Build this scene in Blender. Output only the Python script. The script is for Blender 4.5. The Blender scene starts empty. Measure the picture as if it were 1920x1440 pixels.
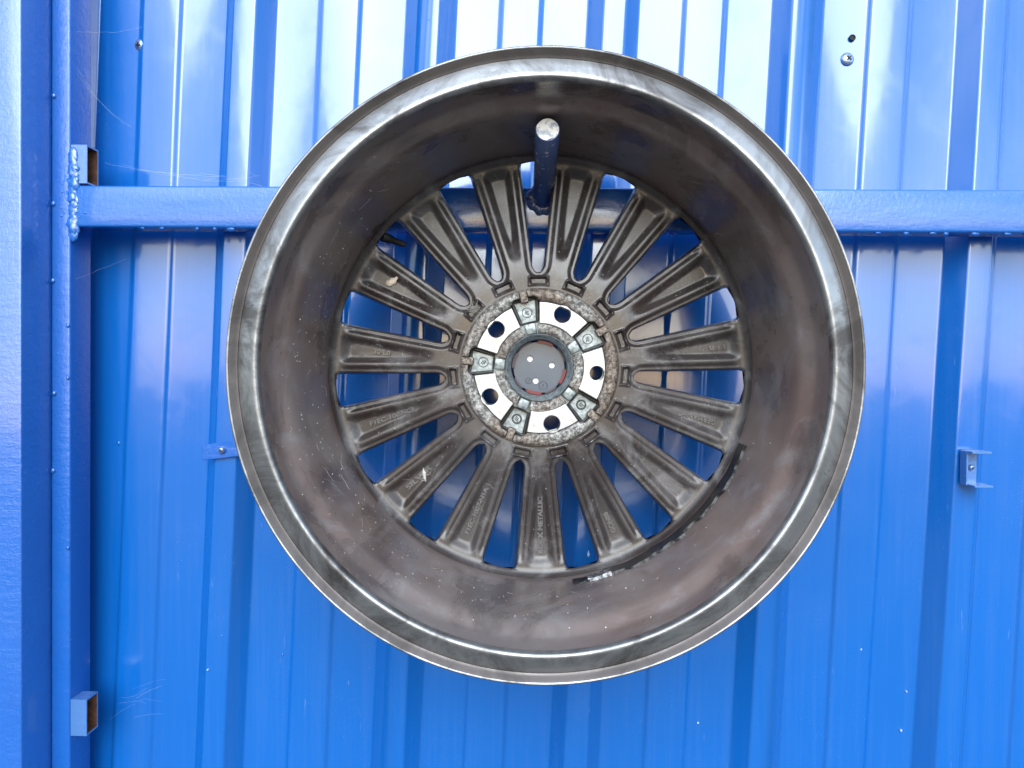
import bpy, bmesh, math, random
from mathutils import Matrix, Vector
R = math.radians
random.seed(7)
scene = bpy.context.scene
C = scene.collection

# ------------------------------------------------------------------ camera, sky, sun, exposure
EYE = 1.35                                   # camera height above the ground (metres)
cam_d = bpy.data.cameras.new('camera'); cam = bpy.data.objects.new('camera', cam_d); C.objects.link(cam)
cam_d.sensor_width = 36.0; cam_d.lens = 27.04; cam_d.clip_start = 0.02; cam_d.clip_end = 500
cam.matrix_world = (Matrix.Translation((0, 0, EYE)) @ Matrix.Rotation(R(1.589), 4, 'Z')
                    @ Matrix.Rotation(R(90 - 1.073), 4, 'X') @ Matrix.Rotation(R(0.66), 4, 'Z'))
scene.camera = cam

SUN_EL, SUN_AZ = 30.0, 1.0                   # behind the camera, a little to the right
world = bpy.data.worlds.new('World'); scene.world = world; world.use_nodes = True
wn = world.node_tree; wn.nodes.clear()
w_out = wn.nodes.new('ShaderNodeOutputWorld'); w_bg = wn.nodes.new('ShaderNodeBackground')
sky = wn.nodes.new('ShaderNodeTexSky'); sky.sky_type = 'NISHITA'; sky.sun_disc = False
sky.sun_elevation = R(SUN_EL); sky.sun_rotation = R(180 - SUN_AZ)
sky.air_density = 1.0; sky.dust_density = 1.0; sky.ozone_density = 1.0
w_bg.inputs['Strength'].default_value = 0.15
wc = wn.nodes.new('ShaderNodeTexCoord'); cl = wn.nodes.new('ShaderNodeTexNoise'); cl.inputs['Scale'].default_value = 2.6; cl.inputs['Detail'].default_value = 9; cl.inputs['Roughness'].default_value = .58
clr = wn.nodes.new('ShaderNodeValToRGB'); clr.color_ramp.elements[0].position = .50; clr.color_ramp.elements[1].position = .68
cmx = wn.nodes.new('ShaderNodeMix'); cmx.data_type = 'RGBA'; cmx.inputs[7].default_value = (12.0, 13.2, 14.0, 1)       # broken white cloud over the whole sky
wn.links.new(wc.outputs['Generated'], cl.inputs['Vector']); wn.links.new(cl.outputs['Fac'], clr.inputs[0]); wn.links.new(clr.outputs[0], cmx.inputs[0])
wn.links.new(sky.outputs[0], cmx.inputs[6]); wn.links.new(cmx.outputs[2], w_bg.inputs[0]); wn.links.new(w_bg.outputs[0], w_out.inputs[0])

sun_d = bpy.data.lights.new('sun', 'SUN'); sun = bpy.data.objects.new('sun', sun_d); C.objects.link(sun)
sun_d.energy = 1.5; sun_d.angle = R(44); sun_d.color = (0.86, 0.96, 1.0)
sd = Vector((math.sin(R(SUN_AZ)) * math.cos(R(SUN_EL)), -math.cos(R(SUN_AZ)) * math.cos(R(SUN_EL)), math.sin(R(SUN_EL))))
sun.rotation_euler = sd.to_track_quat('Z', 'Y').to_euler(); sun.location = sd * 20

vs = scene.view_settings
vs.view_transform = 'Standard'; vs.look = 'None'; vs.gamma = 1.0; vs.use_curve_mapping = False
vs.exposure = 1.0

# ------------------------------------------------------------------ material helpers
class NT:
    def __init__(self, name):
        self.m = bpy.data.materials.new(name); self.m.use_nodes = True
        self.t = self.m.node_tree; self.b = self.t.nodes['Principled BSDF']
        self.co = self.t.nodes.new('ShaderNodeTexCoord')
    def n(self, typ, **kw):
        nd = self.t.nodes.new(typ)
        for k, v in kw.items(): setattr(nd, k, v)
        return nd
    def l(self, a, b): self.t.links.new(a, b)
    def mapped(self, scale=(1, 1, 1), coord='Object'):
        mp = self.n('ShaderNodeMapping'); mp.inputs['Scale'].default_value = scale
        self.l(self.co.outputs[coord], mp.inputs['Vector']); return mp.outputs[0]
    def noise(self, scale, detail=4, rough=.55, vec=None, dist=0.0):
        nd = self.n('ShaderNodeTexNoise'); nd.inputs['Scale'].default_value = scale
        nd.inputs['Detail'].default_value = detail; nd.inputs['Roughness'].default_value = rough
        nd.inputs['Distortion'].default_value = dist
        self.l(vec if vec is not None else self.co.outputs['Object'], nd.inputs['Vector']); return nd.outputs['Fac']
    def voronoi(self, scale, vec=None, feature='F1'):
        nd = self.n('ShaderNodeTexVoronoi', feature=feature); nd.inputs['Scale'].default_value = scale
        self.l(vec if vec is not None else self.co.outputs['Object'], nd.inputs['Vector']); return nd.outputs['Distance']
    def ramp(self, fac, stops):
        nd = self.n('ShaderNodeValToRGB'); el = nd.color_ramp.elements
        while len(el) < len(stops): el.new(.5)
        for e, (p, c) in zip(el, stops):
            e.position = p; e.color = (c, c, c, 1) if not isinstance(c, tuple) else (*c, 1)
        self.l(fac, nd.inputs[0]); return nd.outputs[0]
    def mix(self, fac, a, b):
        nd = self.n('ShaderNodeMix', data_type='RGBA')
        for s, v in ((nd.inputs[6], a), (nd.inputs[7], b)):
            if isinstance(v, tuple): s.default_value = (*v, 1)
            else: self.l(v, s)
        if isinstance(fac, (int, float)): nd.inputs[0].default_value = fac
        else: self.l(fac, nd.inputs[0])
        return nd.outputs[2]
    def math(self, op, a, b=None):
        nd = self.n('ShaderNodeMath', operation=op)
        for i, v in enumerate((a, b)):
            if v is None: continue
            if isinstance(v, (int, float)): nd.inputs[i].default_value = v
            else: self.l(v, nd.inputs[i])
        return nd.outputs[0]
    def set(self, **kw):
        names = dict(color='Base Color', rough='Roughness', metal='Metallic', ior='IOR', coat='Coat Weight', coatr='Coat Roughness', spec='Specular IOR Level')
        for k, v in kw.items():
            s = self.b.inputs[names[k]]
            if isinstance(v, tuple): s.default_value = (*v, 1)
            elif isinstance(v, (int, float)): s.default_value = v
            else: self.l(v, s)
        return self
    def bump(self, *hs):
        prev = None
        for h, strength, dist in hs:
            nd = self.n('ShaderNodeBump'); nd.inputs['Strength'].default_value = strength; nd.inputs['Distance'].default_value = dist
            self.l(h, nd.inputs['Height'])
            if prev is not None: self.l(prev, nd.inputs['Normal'])
            prev = nd.outputs[0]
        self.l(prev, self.b.inputs['Normal']); return self

M = {}
BLUE = (0.002, 0.106, 0.42); BLUE2 = (0.003, 0.120, 0.47)
# coated sheet: glossy factory blue with faint dents and specks of dust
k = NT('sheet_paint')
dust = k.ramp(k.noise(800, 2, .6), [(.66, 0), (.74, 1)])
patch = k.ramp(k.noise(9, 4, .6), [(.42, 0), (.70, 1)])
streak = k.ramp(k.noise(46, 4, .65, k.mapped((4, 1, .10))), [(.46, 0), (.74, 1)])        # dried rain streaks
scuff = k.ramp(k.noise(150, 4, .7, k.mapped((1, 1, .12))), [(.67, 0), (.73, 1)])
smear = k.ramp(k.noise(13, 6, .7, None, 1.2), [(.48, 0), (.66, 1)])
base = k.mix(k.noise(3.0, 3), BLUE, BLUE2)
base = k.mix(k.math('MULTIPLY', dust, k.math('MULTIPLY', patch, .40)), base, (.25, .35, .55))
base = k.mix(k.math('MULTIPLY', streak, .035), base, (.28, .36, .55))
base = k.mix(k.math('MULTIPLY', scuff, k.math('MULTIPLY', patch, .30)), base, (.30, .42, .62))
k.set(color=base, rough=k.ramp(k.noise(14, 4), [(.3, .18), (.8, .30)]), ior=1.52, coat=1.0, coatr=k.math('ADD', .06, k.math('ADD', k.math('MULTIPLY', streak, .05), k.math('MULTIPLY', smear, .14)))); k.b.inputs['Coat IOR'].default_value = 1.58
k.bump((k.noise(7, 2, .5, k.mapped((1, 1, .3))), .22, .005), (k.noise(24, 3, .5), .10, .0016), (k.noise(60, 3, .6, k.mapped((1, 1, .35))), .07, .0006), (k.noise(420, 2), .05, .0002))
M['sheet'] = k.m
# brushed-on enamel of the gate frame: thicker, lumpy, slightly lighter
def enamel(name, c1, c2, lump, crack, coat=.8):
    k = NT(name)
    base = k.mix(k.noise(22, 4), c1, c2)
    v = k.ramp(k.voronoi(150, k.mapped((1, 1, 1.6)), 'DISTANCE_TO_EDGE'), [(0, 0), (.12, 1)])
    msk = k.ramp(k.noise(7, 3, .6, k.mapped((1, 1, 2.5))), [(.45, 0), (.62, 1)])
    base = k.mix(k.math('MULTIPLY', k.ramp(k.noise(260, 3, .7), [(.62, 0), (.74, 1)]), k.math('MULTIPLY', msk, .35 * crack)), base, (.35, .48, .62))
    k.set(color=base, rough=k.ramp(k.noise(40, 3), [(.3, .14), (.75, .30)]), ior=1.55, coat=coat, coatr=.12); k.b.inputs['Coat IOR'].default_value = 1.65
    hc = k.math('MULTIPLY', k.math('SUBTRACT', 1.0, v), msk)
    k.bump((k.noise(90, 4, .6, k.mapped((.35, 1, 1.3))), .7 * lump, .0020), (k.noise(330, 4, .65, k.mapped((1, 1, .6))), .9 * lump, .0011), (hc, -1.0 * crack, .0020))
    return k.m
M['frame'] = enamel('frame_enamel', (.010, .110, .43), (.018, .140, .49), .6, 1.0)
M['post'] = enamel('post_enamel', (.014, .105, .43), (.02, .13, .48), .6, .2)
M['stile'] = enamel('stile_enamel', (.010, .10, .42), (.014, .12, .46), .35, .0, 0.0)
M['stub'] = enamel('stub_enamel', (.06, .16, .42), (.08, .20, .46), .4, .1)
# rust
k = NT('rust'); k.set(color=k.ramp(k.noise(120, 5, .7), [(.3, (.03, .012, .006)), (.6, (.12, .050, .026)), (.8, (.20, .10, .055))]), rough=.8)
k.bump((k.noise(300, 4), .5, .0008)); M['rust'] = k.m
# peg: old dark blue paint with chips
k = NT('peg_paint')
chip = k.ramp(k.noise(160, 4, .65), [(.60, 0), (.66, 1)])
k.set(color=k.mix(chip, (.060, .100, .260), (.36, .40, .48)), rough=.22, ior=1.5)
k.bump((k.noise(240, 4), .35, .0006), (chip, -.3, .0004)); M['peg'] = k.m
k = NT('worn_steel'); k.set(color=k.mix(k.ramp(k.noise(130, 4, .7), [(.48, 0), (.60, 1)]), (.95, .95, .94), (.40, .46, .60)), metal=.0, rough=.42)
k.bump((k.noise(300, 4), .5, .0006)); M['worn'] = k.m
# screw heads
k = NT('screw_steel'); k.set(color=(.30, .40, .58), metal=.75, rough=.28); M['screw'] = k.m
k = NT('painted_dark'); k.set(color=(.004, .005, .012), rough=.7); M['black'] = k.m  # black painted in for the shade inside the hole and screw recesses
# wheel paints: dark brownish clear-coated casting with road film
def casting(name, c1, c2, c3, dustw, coat=.35, r0=.28, r1=.5):
    k = NT(name)
    geo = k.n('ShaderNodeNewGeometry'); k.co = type('P', (), {'outputs': {'Object': geo.outputs['Position']}})()
    g = k.noise(11, 5, .6, None, .3)
    base = k.mix(k.ramp(g, [(.35, 0), (.68, 1)]), c1, c2)
    base = k.mix(k.ramp(k.noise(5.5, 4, .6), [(.42, 0), (.70, .75)]), base, c3)
    film = k.ramp(k.noise(26, 6, .72, None, .6), [(.50, 0), (.74, 1)])
    base = k.mix(k.math('MULTIPLY', film, dustw), base, (.31, .31, .33))
    sp = k.ramp(k.noise(560, 3, .7), [(.60, 0), (.70, 1)])
    base = k.mix(k.math('MULTIPLY', sp, k.math('ADD', .12, k.math('MULTIPLY', film, .45))), base, (.48, .46, .44))
    dark_refl = k.ramp(k.noise(7, 5, .62, None, 1.4), [(.50, 0), (.60, 1)])  # random dark, glossier smears painted in for the barrel's dark reflections
    base = k.mix(k.math('MULTIPLY', dark_refl, .38), base, (.022, .018, .020))
    k.set(color=base, rough=k.math('SUBTRACT', k.math('ADD', k.ramp(g, [(.3, r0), (.75, r1)]), k.math('MULTIPLY', film, .12)), k.math('MULTIPLY', dark_refl, .12)), metal=.10, ior=1.5, coat=coat, coatr=.22)
    k.bump((k.noise(55, 4, .6), .12, .0012), (k.noise(480, 3, .6), .14, .0003))
    return k.m
k = NT('cast_letter'); k.set(color=(.120, .112, .112), rough=.32, coat=.3); M['letter'] = k.m
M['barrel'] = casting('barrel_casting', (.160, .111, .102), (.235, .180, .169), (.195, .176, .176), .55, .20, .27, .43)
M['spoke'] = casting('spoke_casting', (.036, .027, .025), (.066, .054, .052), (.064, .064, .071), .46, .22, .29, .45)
def silver(name, c, cd, amt, metal):
    k = NT(name)
    dirt = k.ramp(k.noise(13, 7, .72, None, .9), [(.43, 0), (.62, 1)])
    scr = k.ramp(k.noise(230, 5, .75), [(.63, 0), (.69, 1)])
    msk = k.ramp(k.noise(9, 3, .6), [(.42, .15), (.62, 1)])
    base = k.mix(k.math('MULTIPLY', dirt, amt), c, cd); base = k.mix(k.math('MULTIPLY', k.math('MULTIPLY', scr, msk), .8), base, (.05, .043, .04))
    k.set(color=base, metal=metal, rough=k.math('ADD', k.ramp(k.noise(30, 4), [(.3, .27), (.7, .42)]), k.math('MULTIPLY', dirt, .16)))
    k.bump((k.noise(40, 4, .6), .15, .001), (k.noise(420, 3, .7), .28, .0004)); return k.m
M['flange'] = silver('flange_silver', (.36, .37, .385), (.085, .078, .076), .9, .85)
M['lip'] = silver('lip_silver', (.13, .112, .108), (.055, .047, .045), .8, .25)
k = NT('machined_aluminium')
tool = k.n('ShaderNodeTexWave', wave_type='RINGS', rings_direction='Y'); tool.inputs['Scale'].default_value = 260; tool.inputs['Distortion'].default_value = .6; k.l(k.co.outputs['Object'], tool.inputs['Vector'])
stain = k.ramp(k.noise(85, 6, .72, None, .8), [(.50, 0), (.66, 1)]); grime = k.ramp(k.noise(300, 5, .75), [(.60, 0), (.70, 1)])
base = k.mix(k.math('MULTIPLY', tool.outputs['Fac'], .25), (.56, .56, .565), (.40, .40, .405))
base = k.mix(k.math('MULTIPLY', stain, .75), base, (.25, .235, .22)); base = k.mix(k.math('MULTIPLY', grime, .6), base, (.10, .085, .075))
k.set(color=base, metal=.6, rough=.38); k.bump((tool.outputs['Fac'], .15, .0002), (k.noise(500, 2), .12, .0002)); M['machined'] = k.m
k = NT('oxidised_casting')
g = k.noise(330, 5, .75)
base = k.ramp(g, [(.34, (.022, .020, .018)), (.46, (.14, .135, .128)), (.58, (.38, .37, .36)), (.76, (.68, .68, .67))])
base = k.mix(k.ramp(k.noise(20, 3), [(.46, 0), (.64, .6)]), base, k.ramp(g, [(.32, (.03, .016, .010)), (.55, (.15, .09, .055)), (.75, (.42, .33, .26))]))
k.set(color=base, metal=.35, rough=.55); k.bump((g, .8, .0009)); M['oxide'] = k.m
k = NT('pocket_casting')
g = k.noise(210, 5, .7)
k.set(color=k.ramp(g, [(.3, (.10, .115, .12)), (.55, (.33, .37, .39)), (.75, (.52, .56, .58))]), metal=.55, rough=.42); k.bump((g, .35, .0006)); M['pocket'] = k.m
k = NT('hub_dark'); k.set(color=k.ramp(k.noise(150, 4), [(.35, (.012, .013, .014)), (.7, (.055, .060, .062))]), metal=.5, rough=.4); k.bump((k.noise(260, 4), .3, .0006)); M['hubdark'] = k.m
k = NT('cap_plastic'); k.set(color=k.mix(k.noise(30, 4), (.065, .088, .125), (.105, .130, .170)), rough=.22); M['cap'] = k.m
k = NT('cap_emblem_back'); k.set(color=(.90, .90, .90), rough=.4); M['capwhite'] = k.m
k = NT('red_clip'); k.set(color=(.16, .018, .018), rough=.45); M['red'] = k.m
k = NT('dark_clip'); k.set(color=(.055, .035, .045), rough=.45); M['darkclip'] = k.m
k = NT('rubber'); k.set(color=(.012, .012, .014), rough=.5); k.bump((k.noise(260, 3), .3, .0005)); M['rubber'] = k.m
k = NT('adhesive'); k.set(color=k.mix(k.ramp(k.noise(140, 4, .7), [(.55, 0), (.7, 1)]), (.012, .011, .013), (.05, .045, .045)), rough=.30); k.bump((k.noise(190, 5, .7), .7, .0015)); M['adhesive'] = k.m
k = NT('lead_weight'); k.set(color=k.ramp(k.noise(260, 4, .7), [(.44, (.03, .03, .034)), (.66, (.36, .37, .39))]), metal=.4, rough=.4); k.bump((k.noise(200, 4), .6, .001)); M['lead'] = k.m
k = NT('dry_leaf'); k.set(color=k.ramp(k.noise(240, 4), [(.35, (.55, .42, .32)), (.65, (.88, .76, .64))]), rough=.8); M['leaf'] = k.m
k = NT('silk'); k.set(color=(.40, .38, .35), rough=.7); M['silk'] = k.m
k = NT('grit'); k.set(color=(.50, .48, .45), rough=.7); M['grit'] = k.m
k = NT('primer_chip'); k.set(color=(.45, .58, .74), rough=.6); M['chip'] = k.m
k = NT('web'); k.set(color=(.55, .62, .70), rough=.6); M['web'] = k.m
k = NT('yard'); k.set(color=k.ramp(k.noise(3, 6, .65), [(.3, (.05, .048, .046)), (.7, (.10, .096, .09))]), rough=.9); k.bump((k.noise(60, 5), .5, .01)); M['yard'] = k.m

# ------------------------------------------------------------------ mesh helpers (all coordinates: x right, y away from the camera, z up from eye level)
def link(name, me, mat, parent=None, smooth=True, angle=None):
    o = bpy.data.objects.new(name, me); C.objects.link(o)
    if mat is not None and not me.materials: me.materials.append(M[mat] if isinstance(mat, str) else mat)
    if smooth:
        for p in me.polygons: p.use_smooth = True
        if angle is not None: me.set_sharp_from_angle(angle=R(angle))
    if parent is not None: o.parent = parent
    return o
def from_bm(name, bm, mat, parent=None, smooth=True, angle=None):
    me = bpy.data.meshes.new(name); bm.normal_update(); bm.to_mesh(me); bm.free()
    return link(name, me, mat, parent, smooth, angle)
def pyd(name, v, f, mat, parent=None, smooth=True, angle=None, fix=True):
    me = bpy.data.meshes.new(name); me.from_pydata([tuple(p) for p in v], [], f); me.update()
    if fix:
        bm = bmesh.new(); bm.from_mesh(me); bmesh.ops.recalc_face_normals(bm, faces=bm.faces[:]); bm.to_mesh(me); bm.free()
    return link(name, me, mat, parent, smooth, angle)
def empty(name, loc, label, cat):
    o = bpy.data.objects.new(name, None); C.objects.link(o); o.location = loc; o.empty_display_size = .05
    o['label'] = label; o['category'] = cat; return o
def box_bm(x0, x1, y0, y1, z0, z1, bev=.001, seg=3, bm=None):
    b = bmesh.new(); bmesh.ops.create_cube(b, size=1)
    for v in b.verts: v.co = Vector(((x0 + x1) / 2 + v.co.x * (x1 - x0), (y0 + y1) / 2 + v.co.y * (y1 - y0), (z0 + z1) / 2 + v.co.z * (z1 - z0)))
    if bev: bmesh.ops.bevel(b, geom=b.edges[:], offset=bev, segments=seg, affect='EDGES', profile=.5)
    if bm is None: return b
    me = bpy.data.meshes.new('tmp'); b.to_mesh(me); b.free(); bm.from_mesh(me); bpy.data.meshes.remove(me); return bm
def box(name, x0, x1, y0, y1, z0, z1, mat, parent, bev=.001):
    return from_bm(name, box_bm(x0, x1, y0, y1, z0, z1, bev), mat, parent, angle=35)
def lathe(name, prof, mat, parent, n=240, closed=True, a0=0, a1=360, angle=40):
    # prof: list of (radius, y) revolved about the local Y axis
    full = abs(a1 - a0) >= 360; v, f = [], []; m = len(prof); cols = n if full else n + 1
    for i in range(cols):
        a = R(a0 + (a1 - a0) * i / n)
        for r, y in prof: v.append((r * math.cos(a), y, r * math.sin(a)))
    for i in range(n):
        j = (i + 1) % cols
        for q in range(m if closed else m - 1):
            p = (q + 1) % m; f.append((i * m + q, j * m + q, j * m + p, i * m + p))
    if not full and closed: f.append(tuple(range(m))); f.append(tuple(reversed(range(n * m, n * m + m))))
    return pyd(name, v, f, mat, parent, angle=angle)
def plate(name, loops, y0, y1, mat, parent, bev=.0006, angle=40):
    # flat plate in the x-z plane from closed loops (first the outline, then holes), y0 the face nearest the camera
    cu = bpy.data.curves.new(name, 'CURVE'); cu.dimensions = '2D'; cu.fill_mode = 'BOTH'
    cu.extrude = max((y1 - y0) / 2 - bev, 1e-5); cu.bevel_depth = bev; cu.bevel_resolution = 2; cu.offset = -bev
    for lp in loops:
        s = cu.splines.new('POLY'); s.points.add(len(lp) - 1); s.use_cyclic_u = True
        for pt, (x, z) in zip(s.points, lp): pt.co = (x, z, 0, 1)
    t = bpy.data.objects.new('tmp', cu); C.objects.link(t)
    me = bpy.data.meshes.new_from_object(t.evaluated_get(bpy.context.evaluated_depsgraph_get()))
    bpy.data.objects.remove(t); bpy.data.curves.remove(cu)
    me.transform(Matrix.Translation((0, (y0 + y1) / 2, 0)) @ Matrix.Rotation(R(90), 4, 'X')); me.name = name
    me.materials.clear()
    return link(name, me, mat, parent, angle=angle)
def tube(name, pts, rad, mat, parent, n=10, cap=True, bm=None):
    own = bm is None; bm = bm or bmesh.new(); rings = []
    pts = [Vector(p) for p in pts]; rad = rad if isinstance(rad, (list, tuple)) else [rad] * len(pts)
    up = None
    for i, p in enumerate(pts):
        d = (pts[min(i + 1, len(pts) - 1)] - pts[max(i - 1, 0)]).normalized()
        if up is None: up = d.orthogonal().normalized()
        up = (up - d * up.dot(d)).normalized(); s = d.cross(up)
        rings.append([bm.verts.new(p + (up * math.cos(2 * math.pi * q / n) + s * math.sin(2 * math.pi * q / n)) * rad[i]) for q in range(n)])
    for a, b in zip(rings, rings[1:]):
        for q in range(n): bm.faces.new((a[q], a[(q + 1) % n], b[(q + 1) % n], b[q]))
    if cap: bm.faces.new(rings[0][::-1]); bm.faces.new(rings[-1])
    return from_bm(name, bm, mat, parent, angle=50) if own else bm
def blob(bm, c, rx, ry, rz, seg=8, jit=0.0):
    r = bmesh.ops.create_uvsphere(bm, u_segments=seg, v_segments=max(4, seg // 2 + 1), radius=1)
    for v in r['verts']:
        j = 1 + random.uniform(-jit, jit)
        v.co = Vector((c[0] + v.co.x * rx * j, c[1] + v.co.y * ry * j, c[2] + v.co.z * rz * j))
def part_in(o, kind): o['kind'] = kind; return o
def smooth01(a, b, x):
    t = min(1.0, max(0.0, (x - a) / (b - a))); return t * t * (3 - 2 * t)
def circ(cx, cz, r, n=28): return [(cx + r * math.cos(2 * math.pi * i / n), cz + r * math.sin(2 * math.pi * i / n)) for i in range(n)]

# ------------------------------------------------------------------ ground
g = pyd('ground', [(-60, -60, 0), (60, -60, 0), (60, 60, 0), (-60, 60, 0)], [(0, 1, 2, 3)], 'yard', smooth=False); g['kind'] = 'structure'

# ------------------------------------------------------------------ the gate: sheets, frame, bar, peg
gate = empty('metal_gate', (0, .80, EYE - 1.15), 'blue ribbed sheet-metal gate with welded tube frame behind the alloy wheel', 'gate')
G0 = Vector((0, -.80, 1.15))                 # gate-local shift so that child coordinates are eye-relative
def gset(o): o.location = o.location + G0; return o
PAN, CREST, MID = .844, .822, .8405
LEAN = .0393                                 # the sheets were hung slightly out of plumb
ribs = [-.5375 + .1974 * i for i in range(-1, 7)]      # left foot of every rib at z = 0.40
def section():
    pts = []
    for x in ribs:
        pts += [(x, PAN), (x + .0155, CREST), (x + .0390, CREST), (x + .0545, PAN),
                (x + .1015, PAN), (x + .1055, MID), (x + .1445, MID), (x + .1490, PAN)]
    return pts
def rounded(pts, rad=.0022, n=5):
    out = [pts[0]]
    for a, b, c in zip(pts, pts[1:], pts[2:]):
        A, B, Cc = Vector(a), Vector(b), Vector(c); da, dc = (A - B), (Cc - B)
        r = min(rad, da.length * .42, dc.length * .42); p, q = B + da.normalized() * r, B + dc.normalized() * r
        for i in range(n + 1):
            t = i / n; w = p * (1 - t) ** 2 + B * 2 * t * (1 - t) + q * t * t; out.append((w.x, w.y))
    out.append(pts[-1]); return out
sec = section()
ZT, ZB, ROWS = .62, -1.10, 60
def sheet(i0, i1, dy):
    prof = rounded(sec[i0:i1]); v, f = [], []; m = len(prof)
    for rI in range(ROWS + 1):
        z = ZT + (ZB - ZT) * rI / ROWS
        for x, y in prof: v.append((x + LEAN * (z - .40), y + dy + .0009 * math.sin(z * 5 + x * 9) + .0006 * math.sin(z * 13 + x * 31), z))
    for rI in range(ROWS):
        for q in range(m - 1): f.append((rI * m + q, rI * m + q + 1, (rI + 1) * m + q + 1, (rI + 1) * m + q))
    o = pyd('ribbed_sheet', v, f, 'sheet', gate)
    sm = o.modifiers.new('thickness', 'SOLIDIFY'); sm.thickness = .0006; sm.offset = 0
    return gset(o)
# three sheets lapped over one another on a rib (8 profile points per rib)
sheet(0, 8 * 3 + 4, 0.0)
sheet(8 * 3 + 1, 8 * 5 + 3, -.0014)
sheet(8 * 5 + 1, 8 * 8, 0.0)

STX0, STX1 = -.4975, -.4775
gset(box('stile', STX0, STX1, .78, .818, -1.10, .62, 'stile', gate, .0022))
bar = gset(box('cross_bar', STX1 + .0005, .75, .7802, .806, .1417, .1842, 'frame', gate, .0024))
# weld bead where the bar meets the stile
bm = bmesh.new(); z = .134
while z < .214:
    blob(bm, (STX1 + .0024 + random.gauss(0, .0011), .7812, z), random.uniform(.0040, .0068), random.uniform(.0016, .0030), random.uniform(.0050, .0095), 16, .20); z += random.uniform(.0022, .0046)
for q in range(16): t = random.uniform(.0006, .0013); blob(bm, (STX1 + random.uniform(-.012, .016), .7800, random.uniform(.146, .178)), t, t * .6, t, 8)
gset(from_bm('weld_bead', bm, 'frame', gate))
# paint runs hanging under the bar
bm = bmesh.new()
for x in (-.382, -.345, -.327, -.31, -.405, .345, .372, .396, .41, .44, .47, .49, -.12, .09, .1): blob(bm, (x + random.uniform(-.003, .003), .7835, .1412), random.uniform(.002, .005), .002, random.uniform(.0015, .0032), 10, .05)
gset(part_in(from_bm('paint_runs', bm, 'stile', gate), 'stuff'))
# tube stubs welded to the stile, open ends towards the bar
def stub(z0, z1, x1, deep, name='tube_stub'):
    t = .0016; x0 = STX1 + .0004; y0, y1 = .7806, .7806 + deep; bm = bmesh.new()
    outer = [(y0, z0), (y1, z0), (y1, z1), (y0, z1)]; inner = [(y0 + t, z0 + t), (y1 - t, z0 + t), (y1 - t, z1 - t), (y0 + t, z1 - t)]
    O0 = [bm.verts.new((x0, *p)) for p in outer]; O1 = [bm.verts.new((x1, *p)) for p in outer]
    I0 = [bm.verts.new((x0, *p)) for p in inner]; I1 = [bm.verts.new((x1 - .0002, *p)) for p in inner]
    rusty = []
    for q in range(4):
        n = (q + 1) % 4
        bm.faces.new((O0[q], O0[n], O1[n], O1[q])); bm.faces.new((O1[q], O1[n], I1[n], I1[q])); rusty.append(bm.faces.new((I1[q], I1[n], I0[n], I0[q])))
    rusty.append(bm.faces.new(I0))
    for fc in rusty: fc.material_index = 1
    bmesh.ops.recalc_face_normals(bm, faces=bm.faces[:])
    me = bpy.data.meshes.new(name); bm.to_mesh(me); bm.free(); me.materials.append(M['stub']); me.materials.append(M['rust'])
    return gset(link(name, me, None, gate, smooth=False))
s1 = stub(.1862, .2255, -.4605, .021)
s2 = stub(-.3863, -.3482, -.4602, .021); s2['label'] = 'pale blue open tube stub low on the stile'
# screws in the sheets, and a black disc standing in for a hole's dark
def screw(x, y, z, r=.0072, tilt=(0, 0)):
    prof = [(0, -.0042), (r * .35, -.0041), (r * .7, -.0034), (r * .93, -.0020), (r, -.0006), (r * .98, .0008), (0, .0008)]
    o = lathe('screw', prof, 'screw', gate, 28, False, angle=60); o.location = (x, y, z); o.rotation_euler = (tilt[0], random.uniform(0, 1), tilt[1]); gset(o)
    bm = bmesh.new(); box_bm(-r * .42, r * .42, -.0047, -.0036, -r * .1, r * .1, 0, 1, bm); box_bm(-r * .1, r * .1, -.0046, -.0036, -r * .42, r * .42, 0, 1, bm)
    c = from_bm('recess_dark', bm, 'black', o, smooth=False); return o  # raised black bars paint the shade of the driver recess
screw(-.4377, PAN, .3526, .0070, (.15, -.25)); screw(.3333, PAN, .3377, .0074, (-.12, .1))
hb = lathe('hole_dark', [(0, .0006), (.0024, .0006), (.0026, -.0002), (.0032, -.0004), (.0036, .0004), (.0036, .0010), (0, .0010)], 'black', gate, 20, False); hb.location = (.3374, PAN - .0036, .3599); gset(hb)  # closed black disc on the sheet, its colour gives the hole's darkness
# small angle bracket screwed to a rib on the right, flat strap on the rib at the left
bx0, bx1, bz0, bz1 = .4490, .4650, -.1145, -.0790
bm = bmesh.new()
box_bm(bx0, bx1, .8165, .8185, bz0, bz1, .0004, 1, bm); box_bm(bx0, bx1 + .004, .797, .8185, bz1 - .0018, bz1 + .0006, .0004, 1, bm); box_bm(bx0 + .002, bx1 + .005, .795, .8185, bz0 - .0006, bz0 + .0016, .0004, 1, bm); box_bm(bx0 - .0006, bx0 + .0014, .806, .8185, bz0, bz1, .0004, 1, bm)
br = gset(from_bm('channel_bracket', bm, 'stub', gate, angle=30)); br['label'] = 'small pale blue U-shaped bracket on a rib'
screw(.4580, .8158, -.0965, .0032)
bm = bmesh.new(); box_bm(-.356, -.300, .8178, .8200, -.0985, -.0815, .0005, 1, bm)
for v in bm.verts: v.co.z += (v.co.x + .33) * .13
gset(from_bm('strap', bm, 'stile', gate, angle=30)); screw(-.3339, .8170, -.0900, .0040)
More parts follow.
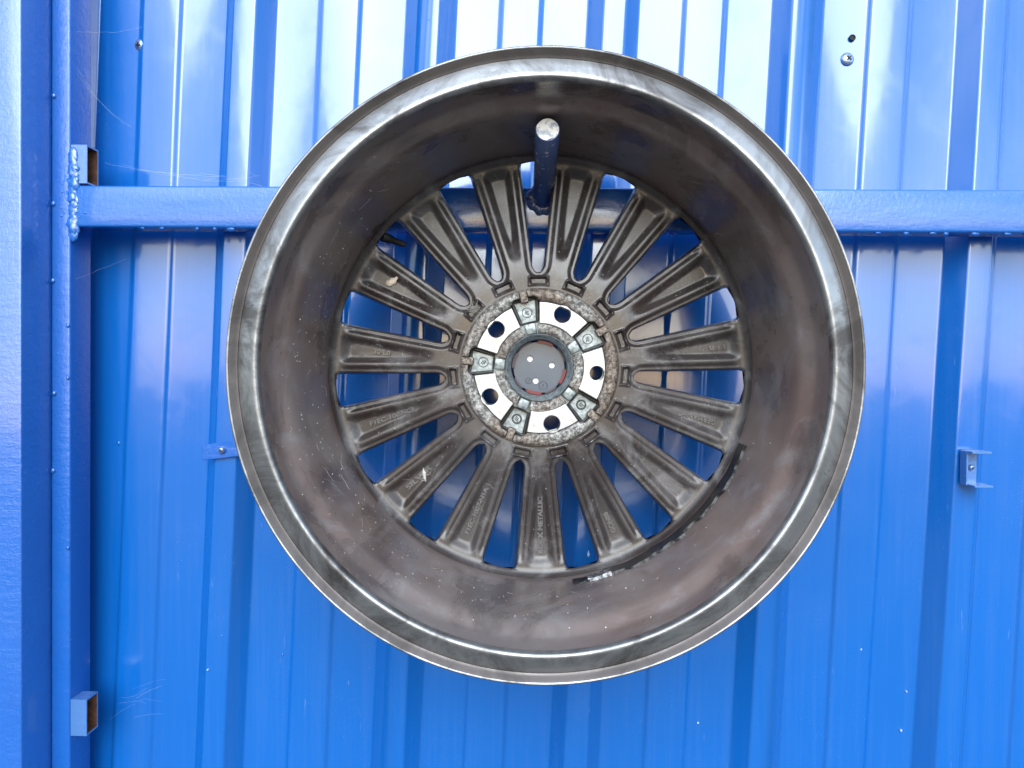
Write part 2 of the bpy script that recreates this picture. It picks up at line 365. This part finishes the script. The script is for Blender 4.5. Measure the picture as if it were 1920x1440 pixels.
# blobs of paint and spatter on the sheets and stile
bm = bmesh.new()
for i in range(34):
    x = random.uniform(-.47, .48); z = random.uniform(-.42, .38)
    k0 = (x - LEAN * (z - .40) - ribs[0]) % .1974
    y = CREST if .0165 < k0 < .038 else PAN if k0 > .0545 else None
    if y is None: continue
    s = random.uniform(.0008, .0019); blob(bm, (x, y, z), s, s * .5, s * random.uniform(1, 1.7), 8)
for z in (.275, .165, .086, -.03, -.11): blob(bm, (STX0 + .0015 + random.uniform(0, .002), .7795, z), .0024, .0016, .003, 10)
for z in (.04, -.014, -.19): blob(bm, (STX1 - .002, .7795, z), .0018, .0014, .0024, 8)
gset(part_in(from_bm('paint_spatter', bm, 'sheet', gate), 'stuff'))
# chipped spots where the paint has flaked to pale primer
bm = bmesh.new()
for x, z, w_, h_ in ((.062, -.150, .003, .012), (.064, -.168, .002, .006), (.061, -.196, .003, .008), (.052, .075, .002, .004), (-.12, -.13, .004, .003), (.205, -.118, .004, .003), (.21, -.128, .003, .002), (.36, -.30, .002, .004), (-.405, .352, .007, .0016), (.41, -.345, .002, .002), (.185, -.385, .002, .003), (.405, -.388, .002, .003), (-.35, -.33, .002, .002)):
    n = 11; k0 = (x - LEAN * (z - .40) - ribs[0]) % .1974; y = (CREST if .0155 < k0 < .039 else PAN) - .0024
    c = bm.verts.new((x, y - .0003, z)); o_ = []
    for q in range(n): a = 2 * math.pi * q / n; m_ = random.uniform(.35, 1.1) / 2; o_.append(bm.verts.new((x + math.cos(a) * w_ * m_, y, z + math.sin(a) * h_ * m_)))
    b_ = [bm.verts.new(v_.co + Vector((0, .0025, 0))) for v_ in o_]
    for q in range(n): bm.faces.new((c, o_[q], o_[(q + 1) % n])); bm.faces.new((o_[q], b_[q], b_[(q + 1) % n], o_[(q + 1) % n]))
bmesh.ops.recalc_face_normals(bm, faces=bm.faces[:])
gset(part_in(from_bm('paint_chips', bm, 'chip', gate, smooth=False), 'stuff'))
# the peg the wheel hangs on: bar stock welded to the cross bar, rising a little
PB, PT = Vector((.0074, .782, .1725)), Vector((.0090, .622, .1930)); PR = .0101
ax = (PT - PB).normalized()
peg = gset(tube('hanging_peg', [PB, PB + ax * .03, PB + ax * .08, PT - ax * .0012, PT], [PR * 1.02, PR, PR, PR, PR * .93], 'peg', gate, 28))
peg['label'] = 'dark round peg with a chipped bare end'
bm = bmesh.new(); u = ax.orthogonal().normalized(); w = ax.cross(u); n = 26; c = bm.verts.new(PT - ax * .0009); rg = []
for i in range(n):
    a = 2 * math.pi * i / n; rr = PR * (.97 if not 3 < i < 6 else .84) * random.uniform(.97, 1.0); rg.append(bm.verts.new(PT - ax * .0009 + (u * math.cos(a) + w * math.sin(a)) * rr * .95 - ax * -.0014))
c.co = PT - ax * -.0009
for i in range(n): bm.faces.new((c, rg[i], rg[(i + 1) % n]))
rg2 = [bm.verts.new(PT - ax * .004 + (v.co - PT - ax * .0005) * 1.055) for v in rg]
for i in range(n): bm.faces.new((rg[i], rg2[i], rg2[(i + 1) % n], rg[(i + 1) % n]))
bmesh.ops.recalc_face_normals(bm, faces=bm.faces[:])
from_bm('worn_end', bm, 'worn', peg, angle=40)
bm = bmesh.new()
for i in range(26):
    a = 2 * math.pi * i / 26; blob(bm, (PB.x + math.cos(a) * random.uniform(.009, .0122), .7798, PB.z + math.sin(a) * random.uniform(.009, .0112)), random.uniform(.0045, .0075), .0036, random.uniform(.0045, .0075), 12, .12)
gset(from_bm('peg_weld', bm, 'peg', gate))

# ------------------------------------------------------------------ post at the left
post = box('gate_post', -.62, -.4983, .735, .86, -1.349, .72, 'post', None, .0018); post.location.z += EYE
post['label'] = 'plain blue square steel post beside the gate stile'; post['category'] = 'post'

# ------------------------------------------------------------------ the alloy wheel, seen from its inner side
WC = Vector((.0076, .564, .0006))
wheel = empty('alloy_wheel', (WC.x, WC.y, WC.z + EYE), 'dirty multi-spoke alloy wheel hung back side out on a peg', 'wheel')
wheel.rotation_euler = (R(.55), 0, R(.75))
PHI = -4.8                                    # angle of the first spoke opening / bolt hole
def flare(pr): return [(r * (1 + .0125 * (1 - smooth01(.028, .070, y))) if y < .1 else r, y) for r, y in pr]
edge = lathe('rim_edge', flare([(.2318, .0150), (.2334, .0110), (.2339, .0075), (.2337, .0052), (.2331, .0038), (.2323, .0031), (.2316, .0031), (.2311, .0035), (.2309, .0050), (.2300, .0150)]), 'flange', wheel, 300, True)
lip = lathe('rim_lip', flare([(.2312, .0060), (.2309, .0037), (.2304, .0041), (.2294, .0052), (.2278, .0070), (.2268, .0079), (.2260, .0082), (.2256, .0100), (.2270, .0150)]), 'lip', wheel, 300, True)
flange = lathe('rim_flange', flare([(.2258, .0095), (.2256, .0083), (.2252, .0080), (.2200, .0060), (.2155, .0043), (.2138, .0037), (.2122, .0034), (.2108, .0039), (.2098, .0052), (.2094, .0075), (.2093, .0100), (.2170, .0165)]), 'flange', wheel, 300, True)
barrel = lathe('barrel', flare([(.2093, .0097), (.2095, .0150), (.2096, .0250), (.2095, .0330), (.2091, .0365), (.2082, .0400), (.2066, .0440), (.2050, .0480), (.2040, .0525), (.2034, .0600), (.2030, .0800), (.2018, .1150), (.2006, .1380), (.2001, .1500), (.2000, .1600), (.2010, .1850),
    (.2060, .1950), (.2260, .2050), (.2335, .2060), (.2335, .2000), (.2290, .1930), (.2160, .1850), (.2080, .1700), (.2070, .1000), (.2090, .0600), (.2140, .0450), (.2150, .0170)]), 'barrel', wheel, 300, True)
# ---- spokes: one 24-degree sector of the disc, copied fifteen times
r0, r1, pi_, po_ = .0900, .1945, .0078, .0062
def lin(r): return .0064 + .0106 * (r - .10) / .09
def wopen(r):
    if r <= r0 or r > r1: return 0.0
    w = lin(r)
    if r < r0 + pi_: w *= math.sqrt(max(0, 1 - ((r0 + pi_ - r) / pi_) ** 2))
    if r > r1 - po_: w = lin(r) - po_ + math.sqrt(max(0, po_ ** 2 - (r - (r1 - po_)) ** 2))
    return w
outline = []
rr = [r0 + (r1 - r0) * i / 90 for i in range(91)] + [r0 + .0002, r0 + .0006, r1 - .0002, r1 - .0007]
for r in sorted(rr): outline.append((r, wopen(r)))
outline += [(r1, w * .001) for w in range(0, 11)]
H = R(12)
def yface(r, th):
    a = H - abs(th); px, ps = r * math.cos(a), r * math.sin(a)          # position relative to the nearest opening's centre line
    d = min(math.hypot(px - q, ps - w) for q, w in outline)
    s = abs(r * th)
    y = .1625 + .0055 * smooth01(.085, .150, r)
    y += .0027 * (1 - smooth01(.0030, .0068, d)) * (1 - smooth01(.180, .190, r)) + .0012 * (1 - smooth01(0, .0010, d))
    wp = .0042 + (.0112 - .0042) * min(1, max(0, (r - .112) / .074))
    A_, B_, C_ = wp - s, (r - .1080) * .30, (.1875 - r) * .62
    kk = .0016; dp = -kk * math.log(math.exp(-A_ / kk) + math.exp(-B_ / kk) + math.exp(-C_ / kk))
    y += .0050 * smooth01(-.0028, .0040, dp)
    sl = max(abs(r - .0822) - .0022, ps - .0072)
    y += .0050 * (1 - smooth01(-.0004, .0012, sl)) - .0012 * (1 - smooth01(0, .0016, abs(sl - .0016)))
    if r > .1905: q = min(1, (r - .1905) / .0100); y -= .0100 * (1 - math.sqrt(max(0, 1 - q * q)))
    return y
rows = [.072 + .0007 * i for i in range(26)] + [r0 + .0001, r0 + .0004, r0 + .0009, r0 + .0016, r0 + .0026, r0 + .0040, r0 + .0058, r0 + .0078]
x = r0 + .0105
while x < .180: rows.append(x); x += .0026
x = .180
while x < r1 - .0002: rows.append(x); x += .0011
rows += [r1 - .0003, r1, r1 + .00004, .1955, .1965, .1975, .1985, .1993, .2000, .2004]
rows = sorted(r for r in rows if True); NTc = 44
v, f = [], []
for r in rows:
    half = H - math.asin(min(1, wopen(r) / r))
    for j in range(NTc + 1):
        t = -1 + 2 * j / NTc; t = math.copysign(abs(t) ** .9, t); th = t * half
        v.append((r * math.cos(th), yface(r, th), r * math.sin(th)))
W = NTc + 1; nr = len(rows)
for i in range(nr - 1):
    for j in range(NTc): f.append((i * W + j, i * W + j + 1, (i + 1) * W + j + 1, (i + 1) * W + j))
base_i = len(v)
for i, r in enumerate(rows):
    half = H - math.asin(min(1, wopen(r) / r) * .9)
    rb_ = min(.2035, r * 1.036)
    for t in (-1, 1): v.append((rb_ * math.cos(t * half), .1915, rb_ * math.sin(t * half)))
for i in range(nr - 1):
    b = base_i + 2 * i
    f.append((i * W, (i + 1) * W, b + 2, b)); f.append((i * W + NTc, b + 1, b + 3, (i + 1) * W + NTc)); f.append((b, b + 2, b + 3, b + 1))
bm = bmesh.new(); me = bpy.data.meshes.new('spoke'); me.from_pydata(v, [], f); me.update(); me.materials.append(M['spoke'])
bm.from_mesh(me); bmesh.ops.recalc_face_normals(bm, faces=bm.faces[:]); bm.to_mesh(me); bm.free()
for p in me.polygons: p.use_smooth = True
me.set_sharp_from_angle(angle=R(50))
def pol(a, r, y): return Vector((r * math.cos(R(a)), y, r * math.sin(R(a))))
def lettering(parent, text, ra, rb, size, dy=0.0, off=0.0):
    # cast letters on the floor of the spoke's pocket, reading from the rim towards the hub
    cu = bpy.data.curves.new('lettering', 'FONT'); cu.body = text; cu.size = size; cu.extrude = .0011; cu.bevel_depth = .0002; cu.offset = .00012; cu.bevel_resolution = 0
    cu.align_x = 'CENTER'; cu.align_y = 'CENTER'; cu.resolution_u = 3
    t = bpy.data.objects.new('tmp', cu); C.objects.link(t)
    m2 = bpy.data.meshes.new_from_object(t.evaluated_get(bpy.context.evaluated_depsgraph_get())); bpy.data.objects.remove(t)
    xs = [q.co.x for q in m2.vertices]; k2 = (ra - rb) / (max(xs) - min(xs))
    for q in m2.vertices:
        X, Y, Z = q.co; r = (ra + rb) / 2 - X * k2; th = (-Y + off) / r          # x of the text runs inwards
        yy = yface(r, (-Y + off) / r); q.co = Vector((r * math.cos(th), yy - .0004 - Z + dy, r * math.sin(th)))
    m2.materials.clear(); return link('lettering', m2, 'letter', parent, smooth=False)
texts = {0: ('17 B', .179, .163, .0062), -1: ('GERMANY', .177, .144, .0066), -3: ('GON88', .174, .153, .0066), -4: ('ROCK METALLIC', .179, .124, .0062),
         -5: ('F1EC-1007-N1A', .175, .126, .0060), -6: ('SILVER', .173, .141, .0068), -7: ('F1EC-1007-C1', .171, .126, .0060), -8: ('30 L0', .160, .143, .0062)}
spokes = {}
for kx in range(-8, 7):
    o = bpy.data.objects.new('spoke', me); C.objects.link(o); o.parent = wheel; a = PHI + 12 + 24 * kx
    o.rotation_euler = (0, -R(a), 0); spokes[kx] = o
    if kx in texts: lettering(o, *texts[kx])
# ---- hub
def arc(r, a0, a1, n): return [(r * math.cos(R(a0 + (a1 - a0) * i / n)), r * math.sin(R(a0 + (a1 - a0) * i / n))) for i in range(n + 1)]
BR = .0540
bolts = [(BR * math.cos(R(PHI + 72 * i)), BR * math.sin(R(PHI + 72 * i))) for i in range(5)]
hub = plate('hub', [circ(0, 0, .0765, 160), circ(0, 0, .0290, 90)] + [circ(x, z, .0080, 32) for x, z in bolts], .1705, .1915, 'pocket', wheel, .0004)
for i in range(5):
    A = PHI + 72 * i; Pk = A + 36                       # pad centre, next pocket centre
    # machined pad round the bolt hole, cut back by the two pockets beside it
    def side(r, sgn): h = .0088 + (.0140 - .0088) * (r - .040) / .025; return A + sgn * (36 - math.degrees(math.asin(h / r)))
    ra, rb = .0415, .0615
    lo = [(r * math.cos(R(side(r, -1))), r * math.sin(R(side(r, -1)))) for r in [ra + (rb - ra) * q / 8 for q in range(9)]]
    up_ = [(r * math.cos(R(side(r, 1))), r * math.sin(R(side(r, 1)))) for r in [rb - (rb - ra) * q / 8 for q in range(9)]]
    loop = lo + arc(rb, side(rb, -1), side(rb, 1), 18)[1:-1] + up_ + arc(ra, side(ra, 1), side(ra, -1), 14)[1:-1]
    plate('mounting_pad', [loop, circ(*bolts[i], .0077, 36)], .1570, .1707, 'machined', wheel, .0007)
    # dark casting wall that frames each pocket
    # outer ring segment with rounded rough face, broken by a notch at each pocket
    v0, v1 = A - 36 + 3.4, A + 36 - 3.4
    prof = [(.0619, .1710), (.0619, .1592), (.0626, .1572), (.0645, .1560), (.0680, .1556), (.0715, .1560), (.0738, .1580), (.0750, .1625), (.0753, .1710)]
    seg = lathe('hub_ring_segment', prof, 'oxide', wheel, 48, True, v0, v1, 50)
    for vv in seg.data.vertices:                        # pockets bite into the inner edge of the ring
        rr_ = math.hypot(vv.co.x, vv.co.z); an = (math.degrees(math.atan2(vv.co.z, vv.co.x)) - A + 180) % 360 - 180
        tpos = rr_ * math.sin(R(36 - abs(an)))
        if rr_ < .0672 and tpos < .0142:
            kf = .0672 / rr_ * (1 - .07 * smooth01(.010, .0142, tpos)); kf = max(1, kf); vv.co.x *= kf; vv.co.z *= kf
    # notch floor: small bright block in the gap of the ring
    nb = from_bm('notch_block', box_bm(.0625, .0745, .1600, .1710, -.0036, .0036, .0010, 2), 'oxide', wheel, angle=40); nb.rotation_euler = (0, -R(Pk), 0)
    ir = lathe('inner_ring_segment', [(.0315, .1710), (.0315, .1640), (.0322, .1610), (.0345, .1590), (.0385, .1586), (.0412, .1592), (.0418, .1620), (.0418, .1710)], 'oxide', wheel, 30, True, A - 36 + 10.5, A + 36 - 10.5, 50)
    tg = from_bm('pocket_tongue', box_bm(.0325, .0425, .1635, .1712, -.0052, .0052, .0012, 2), 'pocket', wheel, angle=40); tg.rotation_euler = (0, -R(Pk), 0)
    # raised mark on the pocket floor: a ring with two strokes
    bm = bmesh.new(); nseg = 26
    for rad_ in ((.0046,) if i not in (3, 4) else (.0046, .0037)):
        pts = [(.0535 + rad_ * math.cos(2 * math.pi * q / nseg), .1702, rad_ * math.sin(2 * math.pi * q / nseg)) for q in range(nseg + 1)]
        tube('', pts, .00035, None, None, 6, False, bm)
    for sx in (-.0014, 0, .0014): tube('', [(.0535 + sx - .0009, .1702, -.0018), (.0535 + sx + .0009, .1702, .0018)], .00032, None, None, 6, True, bm)
    mk = from_bm('cast_mark', bm, 'hubdark', wheel); mk.rotation_euler = (0, -R(Pk), 0)
    # dark pocket walls
    wl = []
    for q in range(9): r = .0430 + (.0668 - .0430) * q / 8; h = .0084 + (.0140 - .0084) * (r - .040) / .025; wl.append((r, -h))
    wl2 = [(r, -h) for r, h in reversed(wl)]
    inner = [(.0445 + (.0642 - .0445) * q / 6, -(.0066 + .0036 * q / 6)) for q in range(7)]; inner = inner + [(r, -h) for r, h in reversed(inner)]
    pw = plate('pocket_wall', [wl + wl2, inner], .1655, .1707, 'hubdark', wheel, .0011); pw.rotation_euler = (0, -R(Pk), 0)
bore = lathe('centre_bore', [(.0316, .1625), (.0318, .1600), (.0312, .1592), (.0303, .1605), (.0296, .1650), (.0280, .1672), (.0270, .1700), (.0266, .1900), (.0300, .1912), (.0316, .1800)], 'pocket', wheel, 120, True)
# ---- centre cap seen from behind
hs = [(-.0088, .0084), (.0125, .0024), (-.0030, -.0128)]
cap = plate('centre_cap', [circ(0, 0, .0248, 90)] + [circ(x, z, .0029, 24) for x, z in hs], .1805, .1835, 'cap', wheel, .0004)
for (x, z) in hs:
    pl = lathe('cap_hole_floor', [(0, 0), (.0031, 0), (.0031, .0006), (0, .0006)], 'capwhite', cap, 20, False); pl.location = (x, .1837, z)
for a, w_, mt in ((-20, 17, 'red'), (76, 17, 'red'), (164, 17, 'darkclip'), (-101, 17, 'red'), (-62, 14, 'darkclip'), (122, 14, 'darkclip'), (30, 16, 'darkclip'), (-142, 14, 'darkclip')):
    big = mt == 'red' or a == 164
    lathe('cap_clip', [(.0235 if big else .0246, .1765 if big else .179), (.0262, .1765 if big else .179), (.0262, .1810), (.0235 if big else .0246, .1810)], mt, cap, 14, True, a - w_, a + w_, 40)
for x, z, r in ((-.0098, -.0130, .0028), (.0042, -.0176, .0040)):
    bm = bmesh.new(); tube('', [(x + r * math.cos(q * math.pi / 12), .1804, z + r * math.sin(q * math.pi / 12)) for q in range(25)], .00022, None, None, 5, False, bm); tube('', [(x - .0008, .1804, z - .0014), (x + .0006, .1804, z + .0014)], .00022, None, None, 5, True, bm)
    from_bm('mould_mark', bm, 'hubdark', cap)
# ---- valve stem, balance weight strip
a = PHI + 144
p0, p1 = pol(a + 1.5, .196, .176), pol(a - 1.0, .1765, .186)
dirv = (p1 - p0)
vst = tube('valve_stem', [p0, p0 + dirv * .35, p0 + dirv * .4, p0 + dirv * .9, p1], [.0050, .0044, .0034, .0031, .0027], 'rubber', wheel, 16)
def strip(name, a0, a1, y0, y1, th, mat, n=90, ragged=.0012):
    v, f = [], []; w0, w1, w2 = (random.uniform(0, 6) for _ in range(3))
    for i in range(n + 1):
        a = a0 + (a1 - a0) * i / n; wob = math.sin(a * .23 + w0) + .7 * math.sin(a * .6 + w1) + .5 * math.sin(a * 1.4 + w2)
        e0 = y0 + ragged * wob; e1 = y1 + ragged * .3 * math.sin(a * .4 + w1); t = th * (.8 + .2 * math.sin(a * .5 + w0))
        for (rad_, yy) in ((.2013, e0), (.2001 - t, e0 + .0012), (.1998 - t, e1 - .0008), (.2010, e1)): v.append(pol(a, rad_, yy))
    for i in range(n):
        for q in range(3): f.append((i * 4 + q, i * 4 + q + 1, i * 4 + 5 + q, i * 4 + 4 + q))
    f.append((0, 1, 2, 3)); f.append((n * 4 + 3, n * 4 + 2, n * 4 + 1, n * 4)); return pyd(name, v, f, mat, wheel, angle=60)
strip('adhesive_strip', -72, -20, .1340, .1540, .0018, 'adhesive', 90, .0022)
strip('adhesive_strip', -48, -55, .1330, .1430, .0022, 'adhesive', 20, .0016)
strip('wheel_weight', -76.5, -70.0, .1350, .1480, .0034, 'lead', 16, .0007)
strip('adhesive_strip', -80.5, -76.0, .1340, .1480, .0010, 'rubber', 14, .0018)

# ---- grit and threads stuck to the barrel and spokes
def rbarrel(y):
    pr = [(.0105, .2093), (.033, .2095), (.040, .2082), (.048, .205), (.06, .2034), (.08, .203), (.115, .2018), (.15, .2001)]
    for (ya, ra), (yb, rb) in zip(pr, pr[1:]):
        if ya <= y <= yb: return (ra + (rb - ra) * (y - ya) / (yb - ya)) * (1 + .0125 * (1 - smooth01(.028, .070, y)))
    return .2001
bm = bmesh.new()
for i in range(300):
    a = random.gauss(205, 65); y = random.uniform(.03, .148); s = random.uniform(.00018, .00055) * (1.5 if random.random() < .06 else 1); p = pol(a, rbarrel(y), y); blob(bm, p, s, s, s, 5, .3)
for i in range(200):
    kx = random.randrange(15); r = random.uniform(.095, .19); half = H - math.asin(wopen(r) / r); th = random.uniform(-.9, .9) * half; aa = R(PHI + 12 + 24 * kx) + th; s = random.uniform(.0002, .0005)
    blob(bm, (r * math.cos(aa), yface(r, th), r * math.sin(aa)), s, s, s, 5, .3)
part_in(from_bm('grit', bm, 'grit', wheel), 'stuff')
bm = bmesh.new()
for i in range(46):
    a = random.choice([random.gauss(140, 30), random.gauss(195, 40), random.uniform(0, 360)]); y = random.uniform(.05, .15); pts = []; da, dy = random.uniform(-.6, .6), random.uniform(-.0015, .0015)
    for q in range(random.randint(5, 10)):
        pts.append(pol(a, rbarrel(min(.15, max(.011, y))) - .0003, y)); da += random.uniform(-.5, .5); dy += random.uniform(-.0015, .0015); a += da * .55; y += dy
    tube('', pts, random.uniform(.00005, .00013), None, None, 4, False, bm)
for i in range(60):
    kx = random.choice([0, 3, 4, 5, 6, -8, -7, -6, -5]); r = random.uniform(.10, .18); half = H - math.asin(wopen(r) / r); th = random.uniform(-.8, .8) * half; pts = []; dr, dt = random.uniform(-.001, .001), random.uniform(-.006, .006)
    for q in range(random.randint(4, 8)):
        aa = R(PHI + 12 + 24 * kx) + th; pts.append((r * math.cos(aa), yface(r, th) - .0002, r * math.sin(aa))); r += dr; th += dt; dr += random.uniform(-.0008, .0008); dt += random.uniform(-.005, .005)
    tube('', pts, random.uniform(.00005, .00013), None, None, 4, False, bm)
for kx in (5, 6):                                        # tangle of old web beside the hub
    for i in range(26):
        c = pol(PHI + 24 * kx - 24 * .02, .0835, .163); pts = [c + Vector((random.gauss(0, .0028), random.gauss(0, .0012), random.gauss(0, .0028))) for q in range(6)]
        if kx == 6: tube('', pts, .00014, None, None, 4, False, bm)
part_in(from_bm('web_threads', bm, 'silk', wheel), 'stuff')

# ------------------------------------------------------------------ loose things caught on the wheel
Wm = Matrix.Translation(wheel.location) @ wheel.rotation_euler.to_matrix().to_4x4()
def on_spoke(kx, r, th, lift): aa = R(PHI + 12 + 24 * kx) + th; return Wm @ Vector((r * math.cos(aa), yface(r, th) - lift, r * math.sin(aa)))
def loose(name, bm, mat, loc, label, cat):
    o = from_bm(name, bm, mat); o.location = loc; o['label'] = label; o['category'] = cat; return o
bm = bmesh.new(); ol = [(-.0062, -.0022), (-.0048, .0004), (-.0022, .0014), (0, .0040), (.0026, .0036), (.0052, .0052), (.0064, .0034), (.0048, .0012), (.0040, -.0018), (.0012, -.0030), (-.0014, -.0046), (-.0044, -.0042)]
ct = bm.verts.new((0, -.0010, .0002)); rg = [bm.verts.new((x, random.uniform(-.0008, .0008), z)) for x, z in ol]
fs = [bm.faces.new((ct, rg[i], rg[(i + 1) % len(rg)])) for i in range(len(rg))]
ex = bmesh.ops.extrude_face_region(bm, geom=fs)
for q in ex['geom']:
    if isinstance(q, bmesh.types.BMVert): q.co.y += .0004
bmesh.ops.recalc_face_normals(bm, faces=bm.faces[:])
loose('dry_leaf', bm, 'leaf', on_spoke(6, .1630, -.014, .0022), 'pale dry leaf scrap caught on an upper spoke', 'leaf')
bm = bmesh.new(); n = 12
pts = [(-.0012 + .0030 * q / n + random.uniform(-.0003, .0003), 0, .0075 - .015 * q / n) for q in range(n + 1)]
tube('', pts, [.0002, .0004, .0008, .0015, .0019, .0018, .0016, .0012, .0015, .0009, .0005, .0004, .0002], None, None, 9, True, bm)
for i in range(22): c = Vector((random.gauss(0, .0012), -.001, random.uniform(-.006, .004))); tube('', [c, c + Vector((random.gauss(0, .0016), random.gauss(0, .0006), random.gauss(0, .0016)))], .00022, None, None, 4, False, bm)
loose('cocoon', bm, 'grit', on_spoke(-6, .1515, .012, .0014), 'small pale silk cocoon hanging over the word SILVER', 'cocoon')
tw = [Wm @ pol(141.6 - 1.1 * q, .2000 - .0009 * q - .0007 * (q % 2), .150 - .001 * q) for q in range(6)]
bm = bmesh.new(); tube('', [p - tw[0] for p in tw], [.0003, .0006, .0007, .0007, .0008, .0005], None, None, 6, True, bm)
loose('twig', bm, 'rubber', tw[0], 'thin black twig in the barrel beside the valve stem', 'twig')
# old spider web strung from the stile over the sheet above the bar, and round the lower tube stub
def web(strands, loc, label, wr):
    bm = bmesh.new()
    for st in strands:
        a, b, sag = Vector(st[0]), Vector(st[1]), st[2]; pts = []
        for q in range(13): t = q / 12; p = a.lerp(b, t); p.z -= sag * 4 * t * (1 - t); p += Vector((0, random.gauss(0, .0002), random.gauss(0, .0004))); pts.append(p)
        tube('', pts, wr * random.uniform(.6, 1.3), None, None, 4, False, bm)
    return part_in(loose('cobweb', bm, 'web', loc, label, 'cobweb'), 'stuff')
S = []
for i in range(5): S.append(((-.453 + .02 * i, .800 - .002 * i, .215 - .004 * i + random.uniform(-.003, .003)), (-.36 + .016 * i, .822, .203 + random.uniform(-.004, .004)), random.uniform(.001, .006)))
S += [((-.361, .822, .207), (-.284, .823, .190), -.003), ((-.333, .822, .213), (-.30, .822, .205), -.002), ((-.476, .79, .30), (-.447, .842, .264), .006), ((-.476, .79, .306), (-.446, .842, .262), .009), ((-.477, .79, .345), (-.432, .842, .372), .003), ((-.475, .785, .088), (-.452, .842, .118), 0)]
web(S, (0, 0, EYE), 'faint cobweb strands strung above the cross bar from the stile', .00006)
S = []
for i in range(7): c = (-.457 + random.uniform(0, .05), .805 + random.uniform(0, .03), -.366 + random.gauss(0, .010)); S.append((c, (c[0] + random.uniform(.004, .030), .835, c[2] + random.gauss(0, .007)), random.uniform(-.002, .004)))
web(S, (0, 0, EYE), 'wispy cobweb trailing from the low open tube stub', .00003)
